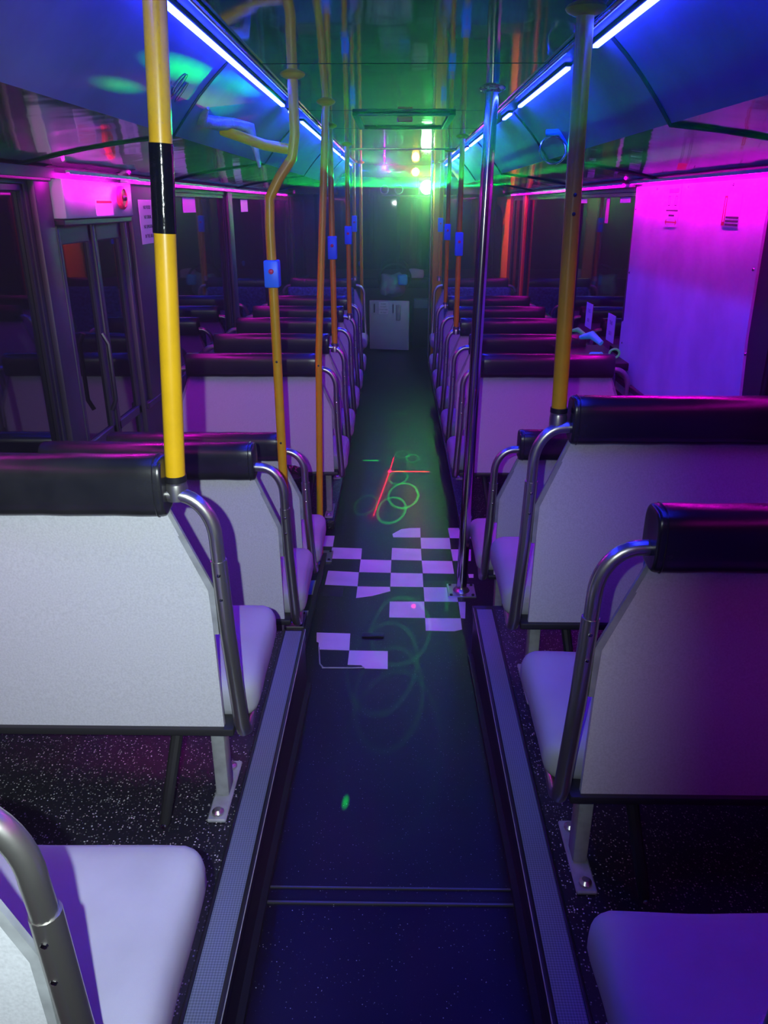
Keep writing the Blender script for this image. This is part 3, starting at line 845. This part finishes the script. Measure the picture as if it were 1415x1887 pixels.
# ------------------------------------------------------------------ signs and stickers
def sign(x, sg, y0, y1, z0, z1, lines, lab, m=paper, tm=ink, size=.02, name='notice_sign', hdr=None):
    o = empty(name, (x, (y0 + y1) / 2, (z0 + z1) / 2)); tag(o, lab, 'sign'); h, v = (y1 - y0) / 2, (z1 - z0) / 2
    MB().box((0, -h, -v), (-sg * .002, h, v), .0005, 1).build('sheet', m, o)
    rot = (PI / 2, 0, PI / 2) if sg < 0 else (PI / 2, 0, -PI / 2); xx = -sg * .0024
    for i, t in enumerate(lines):
        if t: text(t, 'lettering', size, (xx, 0, v - (i + .8) * (2 * v) / (len(lines) + .6)), rot, tm, o)
    if hdr: MB().box((xx - sg * .0002, -h * .8, v * .55), (xx, h * .8, v * .85)).build('heading_bar', hdr, o)
    return o


sign(WL + .024, -1, 3.59, 3.82, 1.455, 1.640, ['NO FOOD', 'NO DRINK', 'NO SMOKING', 'IN THE AREA'], 'tall notice headed NO FOOD on the pillar past the emergency door', size=.022)
sign(WL - .0178, -1, 4.50, 4.78, 1.578, 1.676, ['', ''], 'square pink-lit notice on the second left window', m=paper, hdr=paper2)
sign(WL - .0178, -1, 6.18, 6.46, 1.568, 1.655, ['', ''], 'small pink-lit notice further along the left windows', m=paper)
sign(WR + .0178, 1, 4.30, 4.50, 1.628, 1.662, [''], 'wide short sticker at the top of the first right window', m=paper)
sign(WR + .0178, 1, 4.72, 4.79, 1.520, 1.668, [''], 'tall narrow pink sticker on the right window', m=paper2)
sign(WR + .0178, 1, 5.28, 5.46, 1.628, 1.655, [''], 'small wide sticker on the right window behind the yellow pole', m=paper)
for (y, z, lb) in ((4.42, .965, 'lavender paper sheet low on the right window beside the white board'), (4.95, .965, 'lavender paper sheet low on the right window, further from the board')):
    sign(WR + .0178, 1, y - .08, y + .08, z - .065, z + .085, ['THIS', 'SIDE'], lb, m=paper, tm=legmat, size=.03)
# right board
bd = empty('white_board', (WR, 2.60, 0)); tag(bd, 'large scuffed white board covering a window on the right wall', 'board')
b = MB().prism([(-.02, .70), (1.52, .70), (1.53, 1.05), (1.50, 1.06), (1.53, 1.700), (.06, 1.700), (.05, 1.2)], 0, -.009, 0); b.build('board_sheet', board_m, bd, smooth=False)
b = MB()
for (y, z) in ((.08, 1.42), (.03, 1.15), (.0, .92), (1.50, 1.60), (1.49, 1.30), (1.48, .95), (.35, 1.685), (.8, 1.685), (1.2, 1.685)):
    MB().lathe([(.006, -.009), (.005, -.012)], (0, y, z), 10, axis=0).build('screw', chrome, bd)
sg1 = empty('door_notice', (WR - .010, 3.56, 1.615)); tag(sg1, 'faded square notice with two door symbols and a double arrow on the white board', 'sign')
MB().box((0, -.085, -.085), (-.001, .085, .085)).build('sheet', board_m, sg1)
MB().box((-.0012, -.06, .05), (-.0016, .06, .068)).build('heading_bar', red_ink, sg1)
b = MB()
for y in (-.05, .035):
    for (p, q) in ((0, .004), (.022, .026)): b.box((-.0012, y + p, .0), (-.0016, y + q, .04))
    b.box((-.0012, y, .0), (-.0016, y + .026, .004)).box((-.0012, y, .036), (-.0016, y + .026, .04))
b.box((-.0012, -.075, -.022), (-.0016, .075, -.016)).box((-.0012, -.035, -.042), (-.0016, .035, -.035))
b.build('door_symbols', ink, sg1)
b = MB().box((-.0012, -.07, -.068), (-.0016, .07, -.063)).prism([(-.075, -.0655), (-.058, -.054), (-.058, -.077)], 0, -.0016, -.0012).prism([(.075, -.0655), (.058, -.054), (.058, -.077)], 0, -.0016, -.0012)
b.build('double_arrow', red_ink, sg1)
sg2 = empty('alarm_notice', (WR - .010, 2.93, 1.60)); tag(sg2, 'faded notice with a red handle picture on the white board, nearer the camera', 'sign')
MB().box((0, -.075, -.055), (-.001, .075, .055)).build('sheet', board_m, sg2)
b = MB().box((-.0012, .048, -.05), (-.0016, .056, .05)).box((-.0012, .066, -.05), (-.0016, .074, .05)).box((-.0012, .048, .042), (-.0016, .074, .05)).box((-.0012, .048, -.05), (-.0016, .074, -.038))
b.build('handle_picture', red_ink, sg2)
b = MB()
for z in (-.022, -.034, -.046): b.box((-.0012, -.07, z - .004), (-.0016, .042, z + .003))
b.build('print_lines', ink, sg2)

# ------------------------------------------------------------------ bin with black bag
bn = empty('waste_bin', (-.535, 3.40, 0)); tag(bn, 'black waste bin lined with a bin bag behind the left seats', 'bin')
MB().lathe([(.085, 0), (.088, .01), (.115, .40), (.118, .42), (.110, .42)], (0, 0, 0), 32).build('bin_body', rubber, bn)
b = MB(); n = 40; rows = []
for (r, z, wv) in ((.116, .30, .012), (.124, .36, .012), (.126, .42, .008), (.122, .455, .006), (.105, .45, .006), (.095, .38, .004), (.085, .2, .0)):
    rows.append([b.bm.verts.new(Vector(((r + wv * math.sin(k_ * 2.7 + z * 40)) * math.cos(2 * PI * k_ / n), (r + wv * math.sin(k_ * 2.7 + z * 40)) * math.sin(2 * PI * k_ / n), z + (wv * 1.2 * math.sin(k_ * 1.9) if z < .44 else .004 * math.sin(k_ * 3))))) for k_ in range(n)])
for i in range(len(rows) - 1):
    for k_ in range(n): b.bm.faces.new((rows[i][k_], rows[i][(k_ + 1) % n], rows[i + 1][(k_ + 1) % n], rows[i + 1][k_]))
b.build('bin_bag', bag_m, bn, sharp=80)

# ------------------------------------------------------------------ front: gate, cab, lamps
gt = empty('cab_gate', (-.315, 9.25, 0)); tag(gt, 'low white gate with two black slots and a notice at the end of the aisle', 'gate')
b = MB().box((0, 0, .02), (.475, .022, .585), .008, 2); gp = b.build('gate_panel', gate_m, gt)
b = MB()
for x in (.062, .285): b.soft((x - .008, -.006, .445), (x + .008, .002, .545), .004, (4, 3, 8))
b.build('hand_slot', ink, gt)
MB().soft((.315, -.012, .36), (.375, .004, .545), .015, (6, 4, 8)).build('latch_recess', legmat, gt)
nn = MB().box((.115, -.003, .43), (.225, 0, .57)).build('gate_notice', paper, gt)
for i, t in enumerate(('PLEASE', 'DO NOT', 'STAND HERE', 'OR TALK')): text(t, 'lettering', .022, (.170, -.0036, .545 - i * .032), (PI / 2, 0, 0), ink, nn, sx=.8)
gt.rotation_euler = (0, 0, -.20)
cb = empty('cab_console', (.30, 9.45, 0)); tag(cb, 'dark cab console with a blue-grey top box right of the gate', 'console')
MB().box((-.10, 0, 0), (.32, .35, .50), .01, 2).build('console_body', rubber, cb)
MB().box((-.09, -.02, .47), (.12, .2, .57), .01, 2).build('top_box', strip_m, cb)
ds = empty('dashboard', (-.5, 9.84, 0)); tag(ds, 'dark dashboard under the windscreen', 'dashboard')
MB().box((-.60, 0, 0), (1.6, .5, .72), .05, 4).build('dash_body', rubber, ds)
MB().box((-.02, -.02, .66), (.9, .12, .78), .03, 3).build('instrument_hood', darkmetal, ds)
sw = empty('steering_wheel', (-.02, 9.62, .80)); tag(sw, 'steering wheel draped with a grey plastic sheet', 'steering wheel')
MB().tube([(.19 * math.cos(t * PI / 16), .19 * math.sin(t * PI / 16) * .55, .19 * math.sin(t * PI / 16) * .8) for t in range(32)], .014, 10, closed=True).tube([(0, 0, 0), (.0, .12, -.16)], .03, 10).tube([(-.18, 0, 0), (.18, 0, 0)], .012, 8).build('wheel_rim', rubber, sw)
ps = MB().soft((-.20, 9.44, .60), (.10, 9.60, .86), .07, (12, 6, 12), wr=.035, wsc=9).build('plastic_sheet', greybag, sharp=80); tag(ps, 'crumpled grey plastic sheet over the wheel behind the gate', 'sheet')
pb = MB().soft((.02, 9.36, .74), (.13, 9.42, .86), .03, (8, 4, 8), wr=.02, wsc=12).build('blue_cloth', bluebox, sharp=80); tag(pb, 'small blue cloth lying on the grey plastic sheet', 'cloth')
tr = MB().soft((.16, 9.86, .765), (.34, 10.0, .88), .03, (8, 5, 6), wr=.02, wsc=10).build('folded_bag', paper, sharp=80); tag(tr, 'pale folded bag on the dashboard beside the post', 'bag')
# stalk microphones / levers showing over the last left seat
for (x, y, z, lb) in ((-.80, 9.92, .98, 'blue-tipped lever standing behind the last left seat'), (-.45, 9.92, .94, 'thin lever behind the rear-facing left seat')):
    o = empty('cab_lever', (x, y, .722)); tag(o, lb, 'lever')
    MB().tube([(.03, 0, 0), (0, 0, z - .715)], .006, 8).build('lever_rod', chrome, o); MB().lathe([(.008, -.03), (.018, -.01), (.018, .02), (.008, .03)], (0, 0, z - .715), 14).build('lever_knob', bluebox, o)

lh = empty('laser_projector', SRC); tag(lh, 'small laser projector shining bright green from the front bulkhead', 'laser projector')
MB().box((-.080, .0, -.07), (.080, .12, .07), .006, 2).build('projector_body', darkmetal, lh)
MB().lathe([(.058, -.014), (.066, .0)], (0, 0, 0), 24, axis=1).build('lens', lens_green, lh, label='glowing green lens')
MB().tube([(-.09, .06, .0), (-.09, .06, .10), (.09, .06, .10), (.09, .06, .0)], .006, 8).build('mounting_yoke', darkmetal, lh)
ol = empty('orange_lamp', LAMP); tag(ol, 'round orange lamp glowing above the green laser', 'lamp')
MB().lathe([(.045, .02), (.045, .09), (.02, .11)], (0, 0, 0), 20, axis=1).build('lamp_body', darkmetal, ol)
MB().lathe([(.034, .008), (.038, .02)], (0, 0, 0), 20, axis=1).build('lamp_lens', lens_orange, ol)
# two dull round speakers beside it
for (x, lb) in ((-.13, 'round bluish speaker left of the orange lamp'), (.02, 'round grey speaker between the bluish one and the orange lamp')):
    o = empty('round_speaker', (x, 8.70, 1.765)); tag(o, lb, 'speaker')
    MB().lathe([(.046, 0), (.046, -.03), (.040, -.036)], (0, .0, 0), 24, axis=1).build('speaker_body', legmat, o)
    MB().lathe([(.036, -.036), (.030, -.030), (.010, -.034)], (0, .0, 0), 24, axis=1).build('speaker_cone', bluebox if x < 0 else legmat, o)
b = MB().box((-.16, 8.66, 1.697), (.62, 8.74, 1.714), .004, 2); o = b.build('mounting_shelf', darkmetal); tag(o, 'slim dark shelf carrying the laser projector and speakers', 'shelf')
# vent loop on the right cove
vo = empty('cove_bracket', (.60, 3.28, 1.845)); tag(vo, 'round bracket with a curved arm on the right cove', 'bracket')
MB().tube([(.05 * math.cos(t * PI / 12), .02 * math.sin(t * PI / 12), .05 * math.sin(t * PI / 12) - .03) for t in range(24)], .004, 8, closed=True).build('ring', chrome, vo)
MB().tube([(-.03, .0, .03), (.02, -.02, .03), (.06, -.02, -.01), (.07, -.02, -.05)], [.012, .013, .012, .008], 10).build('curved_arm', bluebox, vo)
# loose film hanging by the yellow bar
fo = MB()
pts = [(-.56, 2.55, 1.885), (-.60, 2.62, 1.86), (-.58, 2.74, 1.862), (-.54, 2.86, 1.87), (-.50, 2.90, 1.862), (-.485, 2.90, 1.80), (-.475, 2.91, 1.74), (-.50, 2.92, 1.77), (-.55, 2.89, 1.835), (-.60, 2.78, 1.838)]
fo.tube(pts[:7], [.004, .02, .022, .018, .020, .012, .005], 8); o = fo.build('loose_film', greybag, sharp=80); tag(o, 'crumpled strip of bluish film hanging behind the short yellow bar', 'film')
# glowing plastic bits on the right seat
for (nm, pts, r, m, lb, c) in (('party_whistle', [(1.02, 4.32, .94), (1.06, 4.24, .965), (1.10, 4.18, .93)], [.012, .022, .014], cyan_pl, 'cyan plastic toy lying beyond the right seat', 'toy'),
                               ('green_ribbon', [(.98, 4.42, .96), (1.01, 4.36, .975), (1.04, 4.30, .955)], [.006, .013, .008], green_pl, 'green glowing ribbon beside the cyan toy', 'ribbon'),
                               ('green_ring', None, 0, green_pl, 'small green ring on the ledge by the white board', 'ring'),
                               ('cyan_cup', [(1.03, 4.10, .88), (1.07, 4.05, .885)], [.018, .022], cyan_pl, 'small cyan cup next to the green ring', 'cup')):
    b = MB()
    if pts: b.tube(pts, r, 12)
    else: b.tube([(1.13 + .026 * math.cos(t * PI / 8), 4.02, .905 + .022 * math.sin(t * PI / 8)) for t in range(16)], .006, 8, closed=True)
    tag(b.build(nm, m), lb, c)
b = MB().box((.90, 3.92, .835), (WR - .001, 4.48, .872), .006, 2); o = b.build('window_ledge', rubber); tag(o, 'dark ledge holding small toys behind the first far right seat', 'ledge')

# ------------------------------------------------------------------ haze
hz = MB().box((WL - .3, Y0 - .3, -.3), (WR + .3, Y1 + .3, CZ + .3)).build('party_haze', None, smooth=False)
hm = bpy.data.materials.new('haze'); hm.use_nodes = True; n_ = hm.node_tree.nodes; n_.clear(); hl = hm.node_tree.links
tcn = n_.new('ShaderNodeTexCoord'); sep = n_.new('ShaderNodeSeparateXYZ'); hl.new(tcn.outputs['Object'], sep.inputs[0])
mr = n_.new('ShaderNodeMapRange'); mr.interpolation_type = 'SMOOTHSTEP'; hl.new(sep.outputs[1], mr.inputs[0])
mr.inputs[1].default_value = 5.5; mr.inputs[2].default_value = 9.4; mr.inputs[3].default_value = HAZE; mr.inputs[4].default_value = HAZE_FRONT
out = n_.new('ShaderNodeOutputMaterial'); vs_ = n_.new('ShaderNodeVolumeScatter'); vs_.inputs['Density'].default_value = HAZE; vs_.inputs['Anisotropy'].default_value = .80
hl.new(mr.outputs[0], vs_.inputs['Density']); hl.new(vs_.outputs[0], out.inputs['Volume']); hz.data.materials.clear(); hz.data.materials.append(hm)
tag(hz, 'thin haze filling the bus, glowing green around the laser', 'haze', kind='stuff')
